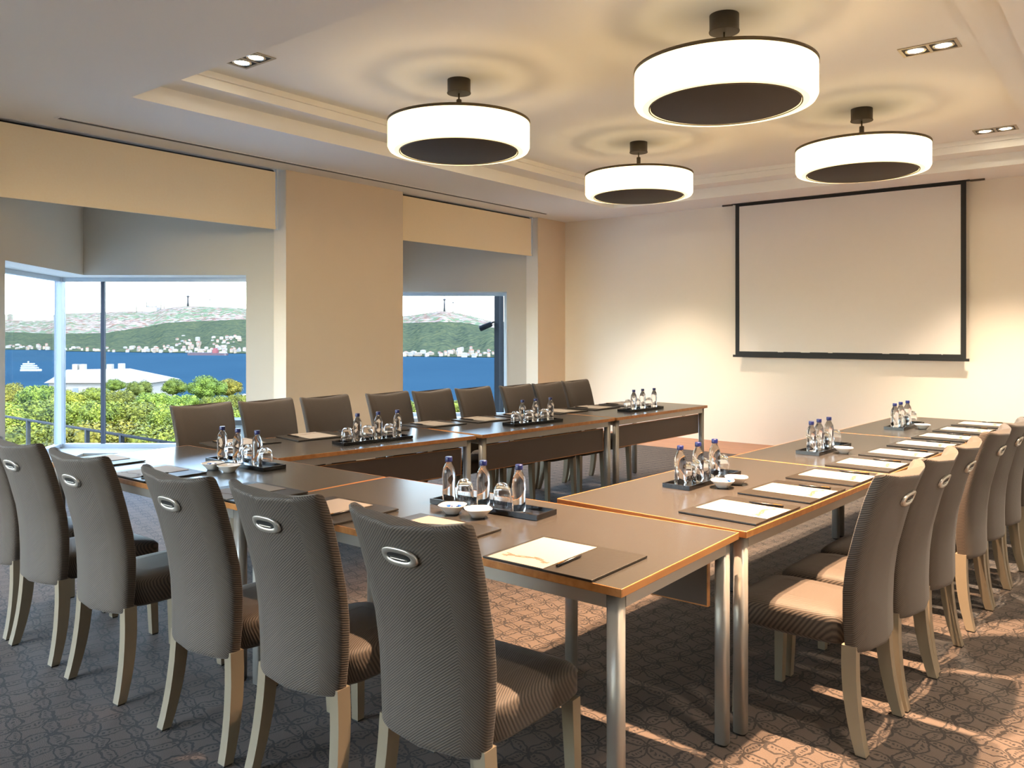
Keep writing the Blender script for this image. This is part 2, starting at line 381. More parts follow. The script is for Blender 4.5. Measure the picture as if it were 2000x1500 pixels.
# ------------------------------------------------------------------ window bays
def add2(a, b, s=1.0): return (a[0]+b[0]*s, a[1]+b[1]*s)
D1 = (-RT[0], -RT[1])                       # long side, away from the far pier
N1 = FW
DELTA = .45; HEAD = 2.045; SILL = .18
window_n = 0
def bay(ye, visible, desc):
    global window_n
    A = (-7.2, ye); C = add2(A, D1, 1.994); B = (-7.2, ye-OPEN_W)
    L2 = math.hypot(B[0]-C[0], B[1]-C[1]); D2 = ((B[0]-C[0])/L2, (B[1]-C[1])/L2)
    N2 = (D2[1], -D2[0]); N2 = N2 if N2[0] < 0 else (-N2[0], -N2[1])
    A2 = add2(A, N1, DELTA); B2 = add2(B, N2, DELTA)
    # window corner: intersection of the two outer planes
    det = N1[0]*N2[1]-N1[1]*N2[0]; c1 = A2[0]*N1[0]+A2[1]*N1[1]; c2 = B2[0]*N2[0]+B2[1]*N2[1]
    Wc = ((c1*N2[1]-c2*N1[1])/det, (N1[0]*c2-N2[0]*c1)/det)
    m = MB(); ring = [A, C, B, B2, Wc, A2]
    m.prism([A, C, Wc, A2], HEAD, 3.3); m.prism([C, B, B2, Wc], HEAD, 3.3)
    m.prism([A, C, Wc, A2], -.6, SILL); m.prism([C, B, B2, Wc], -.6, SILL)
    ja = add2(A, D1, .29); jb = add2(B, D2, -.42)
    m.prism([A, ja, add2(ja, N1, DELTA), A2], SILL, HEAD); m.prism([B, jb, add2(jb, N2, DELTA), B2], SILL, HEAD)
    struct('wall_bay', m.mesh('wall_bay', 'plaster'), 'pale plaster walls of the angled window bay '+desc)
    struct('floor_bay', MB().prism([A, C, B], -.12, .0).mesh('floor_bay', 'carpet'), 'carpeted floor of the window bay '+desc)
    # glazing
    fr = .045
    for (P, d, nrm, j, nm, mull) in ((A2, D1, N1, .29, 'wide', True), (B2, (-D2[0], -D2[1]), N2, .42, 'narrow', False)):
        window_n += 1
        end = math.hypot(Wc[0]-P[0], Wc[1]-P[1]); s0, s1 = j+.0, end-.02
        def bar(a, b, z0, z1, off0=-.07, off1=.0):
            q = [add2(add2(P, d, a), nrm, off0), add2(add2(P, d, b), nrm, off0), add2(add2(P, d, b), nrm, off1), add2(add2(P, d, a), nrm, off1)]
            return MB().prism(q, z0, z1)
        r = root('window_%d' % window_n, nm+' glass window of the bay '+desc, None); r['kind'] = 'structure'
        for a, b, z0, z1 in ((s0, s1, HEAD-fr, HEAD), (s0, s1, SILL, SILL+fr), (s0, s0+fr, SILL+fr, HEAD-fr), (s1-fr, s1, SILL+fr, HEAD-fr)):
            ob('window_frame', bar(a, b, z0, z1).mesh('window_frame', 'white_frame'), r)
        if mull:
            xm = s1-.50
            ob('mullion', bar(xm-.02, xm+.02, SILL+fr, HEAD-fr, -.05, -.015).mesh('mullion', 'mullion'), r)
            ob('pane', bar(s0+fr, xm-.02, SILL+fr, HEAD-fr, -.037, -.030).mesh('pane', 'glass_tinted'), r)
            ob('pane', bar(xm+.02, s1-fr, SILL+fr, HEAD-fr, -.037, -.030).mesh('pane', 'glass_tinted'), r)
        else:
            ob('pane', bar(s0+fr, s1-fr, SILL+fr, HEAD-fr, -.037, -.030).mesh('pane', 'glass_tinted'), r)
    window_post = MB().prism([add2(Wc, D1, 0), add2(Wc, D1, -.09), add2(add2(Wc, D1, -.09), N1, -.09), add2(add2(Wc, D2, .09), N2, -.02), add2(Wc, D2, .09)], SILL, HEAD)
    struct('window_corner_post', window_post.mesh('corner_post', 'white_frame'), 'white corner post of the window bay '+desc)
bay(5.108, True, 'left of the wide pier'); bay(9.48, True, 'nearest the back wall'); bay(5.108-PERIOD, False, 'beside the viewer')

def blind(ye, zb, desc):
    y0, y1 = ye-OPEN_W+.03, ye-.09
    r = root('roller_blind', 'beige roller blind pulled partly down '+desc, 'blind', (-7.045, 0, 0), 0, 'beige roller blinds')
    ob('cloth', MB().add([(0, y0, zb), (0, y1, zb), (0, y1, 3.09), (0, y0, 3.09)], [(0, 1, 2, 3)]).mesh('blind_cloth', 'blind'), r)
    ob('bottom_bar', bevel_mesh(MB().box(-.009, .009, y0, y1, zb-.018, zb+.012).mesh('blind_bar', 'blind')), r)
    ob('roller', MB().tube([(-.05, y0, 3.085), (-.05, y1, 3.085)], .03, 12).mesh('blind_roller', 'dark_gap'), r)
    ob('guide_rail', MB().box(-.02, .012, y1+.006, y1+.026, zb-.02, 3.12).mesh('blind_guide', 'white_frame'), r)
    ob('guide_rail', MB().box(-.02, .012, y0-.026, y0-.006, zb-.02, 3.12).mesh('blind_guide', 'white_frame'), r)
def bevel_mesh(m): return m
blind(5.108, 2.52, 'over the large corner window'); blind(9.48, 2.57, 'over the window nearest the screen'); blind(5.108-PERIOD, 2.52, 'over the window beside the viewer')

# ------------------------------------------------------------------ projection screen
r = root('projection_screen', 'pull-down white projection screen with black border on back wall', 'projector screen', (-2.92, 10.09, 0))
SX0, SX1, SZ0, SZ1 = -1.32, 1.335, 1.125, 3.125
cl = MB(); nx, nz_ = 40, 30
vs = [(SX0+.05+(SX1-SX0-.1)*i/nx, .006*math.sin(i*1.3)*max(0, 1-j/7)**2+.002*math.sin(i*.35+j*.2), SZ0+.07+(SZ1-SZ0-.11)*j/nz_) for j in range(nz_+1) for i in range(nx+1)]
fs = [(j*(nx+1)+i, j*(nx+1)+i+1, (j+1)*(nx+1)+i+1, (j+1)*(nx+1)+i) for j in range(nz_) for i in range(nx)]
ob('cloth', cl.add(vs, fs, 0, True).mesh('screen_cloth', 'screen_cloth'), r)
for a, b, c, d in ((SX0, SX0+.052, SZ0+.03, SZ1), (SX1-.052, SX1, SZ0+.03, SZ1), (SX0+.052, SX1-.052, SZ1-.045, SZ1), (SX0+.052, SX1-.052, SZ0+.03, SZ0+.075)):
    ob('black_border', MB().box(a, b, -.004, .008, c, d).mesh('border', 'black_matt'), r)
ob('bottom_bar', MB().box(SX0-.03, SX1+.03, -.014, .014, SZ0, SZ0+.03).mesh('bottom_bar', 'black_matt'), r)
ob('housing', MB().box(SX0-.04, SX1+.04, -.03, .05, SZ1-.012, SZ1+.03).mesh('housing', 'black_matt'), r)
for sx, s in ((SX0-.04, -1), (SX1+.04, 1)):
    ob('bracket', MB().box(min(sx, sx+s*.14), max(sx, sx+s*.14), -.012, .012, 3.10, 3.12).mesh('bracket', 'canopy'), r)

# ------------------------------------------------------------------ pendant lamps
def build_pendant():
    r = root('pendant_lamp', '', 'lamp'); R = .54; z0, z1 = 2.82, 3.03
    m = MB(); m.lathe([(R-.05, z0), (R-.012, z0+.006), (R, z0+.03), (R, z1)], 72, cap=False); ob('shade', m.mesh('lamp_shade', 'shade'), r)
    ob('diffuser_ring', MB().lathe([(R*.82, z0+.001), (R-.05, z0)], 72, cap=False).mesh('lamp_ring', 'shade_ring'), r)
    ob('base_disc', MB().lathe([(.01, z0-.004), (R*.80, z0-.004), (R*.83, z0+.004), (R*.83, z0+.02)], 72).mesh('lamp_disc', 'lamp_disc'), r)
    ob('disc_rim', MB().lathe([(R*.825, z0-.006), (R*.84, z0-.006), (R*.84, z0+.008), (R*.825, z0+.008)], 72, cap=False).mesh('lamp_disc_rim', 'canopy'), r)
    ob('lid', MB().lathe([(.02, z1+.02), (R*.55, z1+.02), (R*.85, z1+.004), (R*.85, z1-.008), (.02, z1-.006)][::-1], 72).mesh('lamp_lid', 'lid'), r)
    ob('top_hoop', MB().lathe([(R-.004, z1-.004), (R+.004, z1-.004), (R+.004, z1+.016), (R-.004, z1+.016), (R-.004, z1-.004)], 72, cap=False).mesh('lamp_hoop', 'lid'), r)
    ob('canopy', MB().lathe([(.09, ZT-.105), (.092, ZT-.10), (.088, ZT-.09), (.088, ZT)], 32).mesh('lamp_canopy', 'canopy'), r)
    ob('rod', MB().tube([(0, 0, ZT-.1), (0, 0, z1+.13)], .006, 8).mesh('lamp_rod', 'lid'), r)
    ob('turnbuckle', MB().lathe([(.018, z1+.12), (.02, z1+.125), (.02, z1+.185), (.018, z1+.19)], 16).mesh('lamp_turnbuckle', 'canopy'), r)
    for k in range(3):
        a = 2*PI*k/3+.5
        ob('wire', MB().tube([(0, 0, z1+.125), (.3*math.cos(a), .3*math.sin(a), z1+.018)], .0025, 6).mesh('lamp_wire', 'canopy'), r)
    bm_ = None
    for k in range(16):
        a = 2*PI*k/16+.15; p = (.385*math.cos(a), .385*math.sin(a), 2.925)
        b = MB().lathe([(.004, -.04), (.022, -.03), (.03, 0), (.022, .03), (.012, .05)], 8).mesh('lamp_bulb', 'pendant_bulb')
        o = ob('bulb', b, r, p)
    return r
PEND = [((-2.03, 4.66), 'large lit drum pendant lamp nearest the viewer'), ((-4.14, 4.60), 'lit drum pendant lamp nearest the large corner window'),
        ((-4.07, 7.24), 'smallest-looking lit drum pendant lamp by the far window bay'), ((-1.95, 7.35), 'lit drum pendant lamp hanging in front of the projection screen')]
proto = build_pendant()
for i, ((x, y), lab) in enumerate(PEND):
    o = proto if i == 0 else copy_tree(proto)
    o.location = (x, y, 0); tag(o, lab, 'lamp', 'drum pendant lamps')

# ------------------------------------------------------------------ recessed downlights
def build_downlight():
    r = root('recessed_downlight', '', 'downlight')
    bz = MB()
    for x0, x1, y0, y1 in ((-.18, -.16, -.1, .1), (.16, .18, -.1, .1), (-.16, .16, -.1, -.08), (-.16, .16, .08, .1), (-.01, .01, -.08, .08)): bz.box(x0, x1, y0, y1, -.006, .002)
    ob('bezel', bz.mesh('downlight_bezel', 'bezel'), r)
    ob('recess', MB().box(-.165, .165, -.085, .085, -.0015, -.0005).mesh('downlight_recess', 'black_matt'), r)
    for sx in (-.085, .085):
        l = ob('lamp', MB().lathe([(.068, -.002), (.068, -.006), (.058, -.008), (.05, -.003)], 28, c=(sx, 0), cap=False).mesh('downlight_reflector', 'reflector'), r)
        ob('bulb', MB().lathe([(.003, -.0065), (.03, -.006), (.052, -.003)], 24, c=(sx, 0), cap=True).mesh('downlight_bulb', 'halogen'), l)
    return r
dproto = build_downlight(); first = True
DL = [(-5.00, 3.34, 'twin recessed ceiling downlight beside the near corner of the tray'), (-1.17, 6.05, 'twin recessed ceiling downlight right of the nearest pendant lamp'),
      (-1.15, 8.88, 'twin recessed ceiling downlight above the right edge of the screen'), (-1.17, 3.34, 'twin recessed ceiling downlight above the near right chairs'),
      (-5.00, 6.05, 'twin recessed ceiling downlight hidden behind the window-side pendant lamp'), (-5.00, 8.88, 'twin recessed ceiling downlight behind the far window-side pendant lamp')]
DL += [(.06, y, 'added unseen ceiling downlight by the side wall, '+w) for y, w in ((2.1, 'nearest the viewer'), (4.6, 'middle one'), (7.1, 'nearest the back wall'))]  # extra downlights out of view, added to light chair backs and carpet
for x, y, lab in DL:
    o = dproto if first else copy_tree(dproto); first = False
    zc_ = ZT if x < -.6 else ZC
    o.location = (x, y, zc_); tag(o, lab, 'downlight', 'twin recessed downlights')
    for sx in (-.085, .085):
        ld = bpy.data.lights.new('downlight_spot', 'SPOT'); ld.energy = 235 if (-2 < x < -.5 and 3 < y < 4) else 20 if x > -.5 else (42 if x < -2 else 70) if y > 8 else 28 if x < -2 else 110; ld.color = (1, .63, .38) if (-2 < x < -.5 and y < 4) else (1, .80, .60); ld.spot_size = math.radians(84); ld.spot_blend = .9; ld.shadow_soft_size = .03
        lo = bpy.data.objects.new('downlight_spot', ld); COL.objects.link(lo); lo.location = (x+sx, y, zc_-.03)

# ------------------------------------------------------------------ tables
TOPZ = .74
def build_table(name, label, p, a_deg, L, Wd, panel_inner, group, outer_inset=(0, 0)):
    """p: inner near corner; length runs along (sin a, cos a); width runs to the outside"""
    a = math.radians(a_deg); u = (math.sin(a), math.cos(a))
    r = root(name, label, 'table', (p[0], p[1], 0), -a, group)     # local +y along the length
    sg = panel_inner                                               # local x sign of the outside
    x0, x1 = (0, Wd) if sg > 0 else (-Wd, 0)
    e = .004
    ob('table_top', MB().box(x0+e, x1-e, e, L-e, TOPZ-.022, TOPZ).mesh('table_top', 'laminate'), r)
    for q in ((x0, x0+e, 0, L), (x1-e, x1, 0, L), (x0+e, x1-e, 0, e), (x0+e, x1-e, L-e, L)):
        bevel(ob('edge_strip', MB().box(q[0], q[1], q[2], q[3], TOPZ-.024, TOPZ+.0005).mesh('edge_strip', 'edge_wood'), r), .002)
    i = .022
    for q in ((x0+i, x0+i+.025, i+.04, L-i-.04), (x1-i-.025, x1-i, i+.04, L-i-.04), (x0+i+.04, x1-i-.04, i, i+.025), (x0+i+.04, x1-i-.04, L-i-.025, L-i)):
        ob('rail', MB().box(q[0], q[1], q[2], q[3], TOPZ-.068, TOPZ-.025).mesh('rail', 'aluminium'), r)
    for lx in (x0+i+.022, x1-i-.022):
        for end, ly in enumerate((i+.022, L-i-.022)):
            if lx == (x1-i-.022 if sg > 0 else x0+i+.022):
                if outer_inset[end] is None: continue      # linked tables share the neighbour's leg
                ly += outer_inset[0] if end == 0 else -outer_inset[1]
            loops = []
            for z in (.008, TOPZ-.025):
                loops.append([(lx+.023*math.copysign(abs(math.cos(t))**.55, math.cos(t)), ly+.023*math.copysign(abs(math.sin(t))**.55, math.sin(t)), z) for t in [2*PI*k/20 for k in range(20)]])
            lg = ob('leg', MB().loft(loops).mesh('leg', 'aluminium'), r)
            ob('glide', MB().lathe([(.019, 0), (.019, .008)], 14, c=(lx, ly)).mesh('glide', 'glide'), lg)
    px = x0+.06 if sg > 0 else x1-.06
    pn = ob('modesty_panel', MB().box(px-.008, px+.008, .09, L-.09, .482, .655).mesh('modesty_panel', 'panel'), r)
    for q in ((.09, L-.09, .655, .659), (.09, L-.09, .478, .482), (.086, .09, .478, .659), (L-.09, L-.086, .478, .659)):
        ob('panel_edging', MB().box(px-.009, px+.009, q[0], q[1], q[2], q[3]).mesh('panel_edging', 'edge_wood'), pn)
    for yy in (.35, L-.35):
        ob('panel_bracket', MB().box(px-.006, px+.006, yy-.02, yy+.02, .659, .676).mesh('panel_bracket', 'aluminium'), pn)
    return r
G = 'meeting tables set in a U shape'
# side rows (local +y along the row)
build_table('meeting_table', 'first window-side meeting table next to the front row', (-3.815, 2.735), 8.6, 1.452, .85, -1, G, (None, .105))
build_table('meeting_table', 'middle meeting table of the window-side row', (-3.588, 4.225), 5.3, 1.52, .85, -1, G, (None, .25))
build_table('meeting_table', 'last meeting table of the window-side row near the back wall', (-3.444, 5.770), 3.6, 1.53, .85, -1, G, (None, 0))
RROT = 3.75; ru = (math.sin(math.radians(RROT)), math.cos(math.radians(RROT)))
RW = .855
RP = (-1.113-RW*math.cos(math.radians(RROT)), 2.745+RW*math.sin(math.radians(RROT)))
RL = [1.56, 1.54, 1.50]; s = 0
for L, lab in zip(RL, ('first meeting table of the right-hand row, joined to the front corner', 'middle meeting table of the right-hand row', 'last meeting table of the right-hand row, under the screen side')):
    build_table('meeting_table', lab, (RP[0]+ru[0]*s, RP[1]+ru[1]*s), RROT, L-.004, RW, 1, G); s += L
# front row: length along x.  a = -90deg: local +y -> -X ; outside (towards the viewer) is local -x... use a = 90 from the left end
build_table('meeting_table', 'front row meeting table at the near right corner', (-2.905, 2.722), 90, 1.775, .805, 1, G)
build_table('meeting_table', 'front row meeting table nearest the windows', (-4.700, 2.708), 90, 1.785, .815, 1, G)

# ------------------------------------------------------------------ chairs
def interp(tab, z):
    for (a, b) in zip(tab, tab[1:]):
        if z <= b[0]: t = (z-a[0])/(b[0]-a[0]); return [p+(q-p)*t for p, q in zip(a[1:], b[1:])]
    return list(tab[-1][1:])
BK = [(.338, .016, .375, .052), (.45, .019, .392, .056), (.554, .016, .402, .057), (.65, .004, .408, .056), (.772, -.026, .416, .055), (.86, -.052, .422, .055), (.921, -.073, .426, .054), (.972, -.092, .426, .05)]
def back_point(x, z, off=0.0):
    yr, w, t = interp(BK, z); b = 1-(2*x/w)**2
    return yr-.042*max(0, b)-off
def build_chair():
    r = root('conference_chair', '', 'chair')
    m = MB(); loops = []; n = 48
    lev = [.338, .342, .350]+[.36+.585*k/22 for k in range(23)]+[.957, .967, .972]
    for k, z in enumerate(lev):
        yr, w, t = interp(BK, z)
        sh = 1.0
        if k == 0 or k == len(lev)-1: sh = .6
        elif k == 1 or k == len(lev)-2: sh = .88
        L = []
        for i in range(n):
            a = 2*PI*i/n; ca, sa = math.cos(a), math.sin(a)
            ex = math.copysign(abs(ca)**.2, ca); ey = math.copysign(abs(sa)**.45, sa)
            x = ex*(w/2-(1-sh)*.02); bul = 1-(2*x/w)**2
            y = yr+t/2+ey*t/2*sh-.042*max(0, bul)
            top = max(0, (z-.80)/.17)
            zz = z-.022*top*max(0, 1-(2*x/w)**2)
            bot = max(0, (.40-z)/.06); zz -= .006*bot*max(0, bul)
            L.append((x, y, zz))
        loops.append(L)
    m.loft(loops); bk = ob('backrest', m.mesh('backrest', 'fabric'), r)
    # grip ring, set in the rear face
    def grip(hw, hh, off, zc=.868):
        P = []
        for k in range(32):
            a = 2*PI*k/32; x = hw*math.copysign(abs(math.cos(a))**.75, math.cos(a)); z = zc+hh*math.copysign(abs(math.sin(a))**.85, math.sin(a))
            P.append((x, back_point(x, z, off), z-.022*max(0, (z-.8)/.17)))
        return P
    g = MB(); g.loft([grip(.062, .030, -.004), grip(.062, .030, .004), grip(.059, .027, .006), grip(.045, .0155, .006), grip(.042, .013, .003)], cap=False)
    h = ob('grip_handle', g.mesh('grip_handle', 'handle'), bk)
    h['label'] = 'satin metal oval grip'
    d = MB(); P = grip(.045, .0155, .0035); d.add(P, [tuple(range(32))[::-1]]); ob('grip_hole_shade', d.mesh('grip_hole_shade', 'black_matt'), bk)  # flat black plate paints in the shade of the grip hole
    b = MB(); b.tube([(x/100, back_point(x/100, .862, .0042), .862-.008) for x in range(-3, 4)], .0016, 6); ob('grip_lip', b.mesh('grip_lip', 'handle'), bk)
    # seat
    m = MB(); loops = []
    for z, sh in ((.342, .03), (.346, .012), (.36, .0), (.42, .0), (.438, .004), (.449, .016), (.456, .045), (.461, .10)):
        L = []
        for i in range(40):
            a = 2*PI*i/40; ca, sa = math.cos(a), math.sin(a)
            ex = math.copysign(abs(ca)**.3, ca); ey = math.copysign(abs(sa)**.3, sa)
            y = .280+ey*(.222-sh); hw = .186+(.016*(y-.06)/.44)-sh
            L.append((ex*hw, y, z-.012*max(0, (y-.38)/.12)*(1 if z > .43 else 0)))
        loops.append(L)
    m.loft(loops); ob('seat', m.mesh('seat', 'fabric_seat'), r)
    # legs
    def leg(path, hx, hy):
        loops = []
        for (x, y, z), sx, sy in zip(path, hx, hy): loops.append([(x-sx, y-sy, z), (x+sx, y-sy, z), (x+sx, y+sy, z), (x-sx, y+sy, z)])
        return MB().loft(loops, smooth=False).mesh('leg', 'leg')
    for sx in (-1, 1):
        zs = [.36, .30, .25, .20, .15, .10, .05, .006]
        path = [(sx*(.172+.026*(1-z/.36)), -.006+.050*(1-(1-z/.36)**2.2), z) for z in zs]
        l = ob('leg', leg(path, [.019]*8, [.025, .025, .0245, .024, .0225, .021, .019, .0175]), r)
        ob('glide', MB().box(sx*.198-.016, sx*.198+.016, -.021, .009, 0, .006).mesh('glide', 'glide'), l)
        l = ob('leg', leg([(sx*.180, .445, .35), (sx*.188, .455, .006)], [.021, .016], [.021, .016]), r)
        ob('glide', MB().box(sx*.188-.014, sx*.188+.014, .441, .469, 0, .006).mesh('glide', 'glide'), l)
    return r
chair = build_chair()
spots = []
FX = [(-4.41, 1.52, 1.5), (-3.92, 1.52, 1.5), (-3.335, 1.52, 2), (-2.618, 1.532, 0), (-2.11, 1.562, 2), (-1.53, 1.562, 1.5)]
for i, (x, y, a) in enumerate(FX):
    k = 5-i
    lab = 'grey ribbed high-back chair in the front row, '+('nearest the right-hand table corner' if k == 0 else ORD[k]+' from the near right table corner')
    spots.append((x, y, math.radians(a), lab, 'chairs along the front row'))
for i, (x, y) in enumerate([(-.758, 3.095), (-.725, 3.545), (-.705, 3.995), (-.667, 4.635), (-.642, 5.085), (-.615, 5.54), (-.58, 6.10), (-.55, 6.55), (-.52, 6.99)]):
    spots.append((x, y, math.radians(90-3.7), 'grey ribbed high-back chair on the right-hand row, '+ORD[i]+' from the near table corner', 'chairs along the right-hand row'))
for i, (x, y) in enumerate([(-4.89, 2.945), (-4.84, 3.41), (-4.78, 3.88), (-4.68, 4.42), (-4.61, 4.85), (-4.54, 5.29), (-4.45, 5.775), (-4.42, 6.22), (-4.43, 6.71)]):
    spots.append((x, y, math.radians(-90-2.5), 'dark brown-grey chair on the window-side row, '+ORD[i]+' from the large corner window', 'chairs along the window-side row'))
for i, (x, y, a, lab, g) in enumerate(spots):
    o = chair if i == 0 else copy_tree(chair)
    o.location = (x, y, 0); o.rotation_euler = (0, 0, a); tag(o, lab, 'chair', g)

# ------------------------------------------------------------------ desk pads, papers, pens
pad_m = MB().box(-.20, .20, -.16, .16, 0, .007).mesh('desk_pad', 'leather')
pap_m = MB().box(-.105, .105, -.1485, .1485, 0, .0016).mesh('note_paper', 'paper')
def pen_parts(parent):
    ob('barrel', MB().tube([(0, -.07, .0045), (0, .055, .0045), (0, .066, .0045), (0, .072, .0045)], [.0042, .0045, .003, .001], 10).mesh('pen_barrel', 'pen'), parent)
    ob('clip', MB().box(-.001, .001, -.066, -.03, .0085, .0105).mesh('pen_clip', 'pen_gold'), parent)
pen0 = None
def place_setting(x, y, rz, px, place, n_i, group):
    """rz: 0 when the sitter is towards -y"""
    global pen0
    c, s_ = math.cos(rz), math.sin(rz)
    T = lambda u, v: (x+u*c-v*s_, y+u*s_+v*c)
    pd = bevel(ob('desk_pad', pad_m, None, (x, y, TOPZ+.0012), rz), .0015); tag(pd, 'black leather desk pad '+place, 'desk pad', group[0])
    q = T(px, -.012)
    pp = ob('note_paper', pap_m, None, (q[0], q[1], TOPZ+.0088), rz+random.uniform(-.02, .02)); tag(pp, 'white note paper '+place, 'paper', group[1])
    r = root('pen', 'black pen '+place, 'pen', (*T(px+.125, -.06), TOPZ+.0085), rz, group[2]) if pen0 is None else copy_tree(pen0)
    if pen0 is None: pen_parts(r); pen0 = r
    q = T(px+.125, -.05); r.location = (q[0], q[1], TOPZ+.0085); r.rotation_euler = (0, 0, rz+.04)
    tag(r, 'black pen '+place, 'pen', group[2])
GR = ('desk pads', 'note papers', 'pens')
for i, (x, y) in enumerate([(-4.48, 2.06), (-3.88, 2.06), (-3.08, 2.06), (-2.52, 2.065), (-2.00, 2.065), (-1.425, 2.075)]):
    k = 5-i
    place_setting(x, y, 0.0, -.075 if k == 0 else -.03, 'on the front row, '+('nearest the right corner' if k == 0 else ORD[k]+' from the right corner'), i, GR)
for i in range(9):
    v = 3.045-2.745+.4975*i; c0 = (-1.113-.005-.165*1, 2.745)
    x = -1.113+ru[0]*v-.172*ru[1]; y = 2.745+ru[1]*v+.172*ru[0]
    place_setting(x, y, math.radians(90-RROT), 0.0, 'on the right-hand row, '+ORD[i]+' from the near corner', i, GR)
XIN = [(2.7, -4.42), (3.27, -4.27), (3.8, -4.20), (4.3, -4.14), (4.8, -4.06), (5.3, -3.99), (5.78, -3.95), (6.2, -3.90), (6.75, -3.86)]
for i, yc in enumerate([2.96, 3.45, 3.93, 4.47, 4.96, 5.43, 5.90, 6.38, 6.88]):
    xi = interp(XIN, yc)[0]
    place_setting(xi-.17, yc, math.radians(-90-(8.6 if i < 2 else 5.3 if i < 6 else 3.6)), 0.0, 'on the window-side row, '+ORD[i]+' from the large corner window', i, GR)

# ------------------------------------------------------------------ trays, bottles, glasses, bowls
tray_m = MB()
tl, tw = .265, .068
tray_m.box(-tl, tl, -tw, tw, 0, .005)
for q in ((-tl, tl, -tw, -tw+.006), (-tl, tl, tw-.006, tw), (-tl, -tl+.006, -tw+.006, tw-.006), (tl-.006, tl, -tw+.006, tw-.006)): tray_m.box(q[0], q[1], q[2], q[3], .005, .02)
tray_m = tray_m.mesh('tray', 'black')
body_m = MB().lathe([(.002, .002), (.022, .0), (.026, .004), (.027, .03), (.0255, .06), (.027, .09), (.0275, .115), (.024, .135), (.015, .152), (.0125, .158), (.0125, .166)], 24).mesh('bottle_body', 'water_bottle')
cap_m = MB().lathe([(.0145, .163), (.0148, .166), (.0148, .18), (.0135, .183)], 20).mesh('bottle_cap', 'cap')
glass_m = MB().lathe([(.036, 0), (.0365, .02), (.036, .05), (.031, .08), (.022, .096), (.010, .1), (.002, .1), (.002, .088), (.010, .088), (.020, .084), (.0285, .074), (.0335, .048), (.034, .02), (.0335, .0)], 28, cap=False).mesh('tumbler', 'tumbler')
def bottle(x, y, z, lab, g):
    r = root('water_bottle', lab, 'bottle', (x, y, z), random.uniform(0, 6), g); ob('body', body_m, r); ob('cap', cap_m, r)
def tray(name_place, x, y, rz, items):
    t = ob('bottle_tray', tray_m, None, (x, y, TOPZ+.0012), rz); tag(t, 'black rectangular tray of water bottles '+name_place, 'tray', 'bottle trays')
    c, s_ = math.cos(rz), math.sin(rz); nb = ng = 0
    tot_b = sum(1 for k in items if k[0] == 'b')
    for kind, u in items:
        v = random.uniform(-.012, .012) + (.0 if kind == 'b' else .004)
        p = (x+u*c-v*s_, y+u*s_+v*c, TOPZ+.0065)
        if kind == 'b':
            nb += 1; bottle(*p, 'blue-capped water bottle, %s on the tray %s' % (ORD[nb-1], name_place), 'water bottles')
        else:
            ng += 1; o = ob('tumbler', glass_m, None, p, 0); tag(o, 'upturned clear glass tumbler, %s on the tray %s' % (ORD[ng-1], name_place), 'glass', 'upturned tumblers')
BG = [('b', -.215), ('g', -.13), ('b', -.04), ('g', .045), ('b', .135)]
ALT = [('g', -.20), ('b', -.125), ('g', -.04), ('b', .035), ('g', .12), ('b', .195)]
BGL = [('b', -.21), ('g', -.135), ('b', -.055), ('g', .02), ('b', .10), ('g', .185)]
tray('on the near front table', -2.055, 2.475, .04, BG)
tray('on the front table by the windows', -3.765, 2.49, .0, BGL)
tray('on the first window-side table', -3.93, 3.545, PI/2-math.radians(8), ALT)
tray('on the middle window-side table', -3.745, 5.02, PI/2-math.radians(8), ALT)
tray('on the last window-side table', -3.63, 6.50, PI/2-math.radians(6), ALT)
tray('on the first right-hand table', -1.655, 3.56, PI/2-math.radians(2), BGL)
tray('on the middle right-hand table', -1.525, 4.95, PI/2-math.radians(3), BGL)
tray('on the last right-hand table', -1.43, 6.53, PI/2-math.radians(3), BGL)
bowl_m = MB().lathe([(.002, .004), (.022, .0), (.026, .0), (.034, .012), (.052, .030), (.056, .034), (.054, .035), (.046, .029), (.03, .012), (.002, .008)], 36, sq=.06).mesh('bowl', 'porcelain')
candy_m = [MB().loft([[(-.016, -.004, 0), (-.016, .004, 0), (-.016, .004, .002), (-.016, -.004, .002)], [(-.008, -.006, -.002), (-.008, .006, -.002), (-.008, .006, .006), (-.008, -.006, .006)], [(.008, -.006, -.002), (.008, .006, -.002), (.008, .006, .006), (.008, -.006, .006)], [(.016, -.004, 0), (.016, .004, 0), (.016, .004, .002), (.016, -.004, .002)]], smooth=False).mesh('sweet', k) for k in ('candy_blue', 'candy_white')]
def bowl(x, y, lab, n_c=0, rz=.4):
    o = ob('porcelain_bowl', bowl_m, None, (x, y, TOPZ+.001), rz); tag(o, lab, 'bowl', 'small porcelain bowls')
    for k in range(n_c):
        a = 2.4*k; rr = .008+.022*((k*.37) % 1)
        q = ob('wrapped_sweet', candy_m[k % 2 if k % 3 else 0], None, (x+rr*math.cos(a), y+rr*math.sin(a), TOPZ+.022+.004*(k % 3)), 1.1*k)
        tag(q, 'small wrapped sweet in the '+lab.replace('white porcelain ', ''), 'sweet', 'wrapped sweets in the '+lab)
bowl(-2.12, 2.318, 'white porcelain bowl of blue wrapped sweets on the near front table', 9)
bowl(-2.00, 2.33, 'empty white porcelain bowl beside the sweets on the near front table', 0, .9)
bowl(-3.765, 2.305, 'white porcelain bowl of sweets on the front table by the windows', 7)
bowl(-3.635, 2.315, 'empty white porcelain bowl on the front table by the windows', 0)
bowl(-1.515, 3.46, 'white porcelain bowl of blue sweets on the first right-hand table', 9)
bowl(-1.50, 3.58, 'empty white porcelain bowl on the first right-hand table', 0)
bowl(-1.395, 4.88, 'white porcelain bowl of sweets on the middle right-hand table', 6)
bowl(-1.295, 6.46, 'white porcelain bowl of sweets on the last right-hand table', 6)

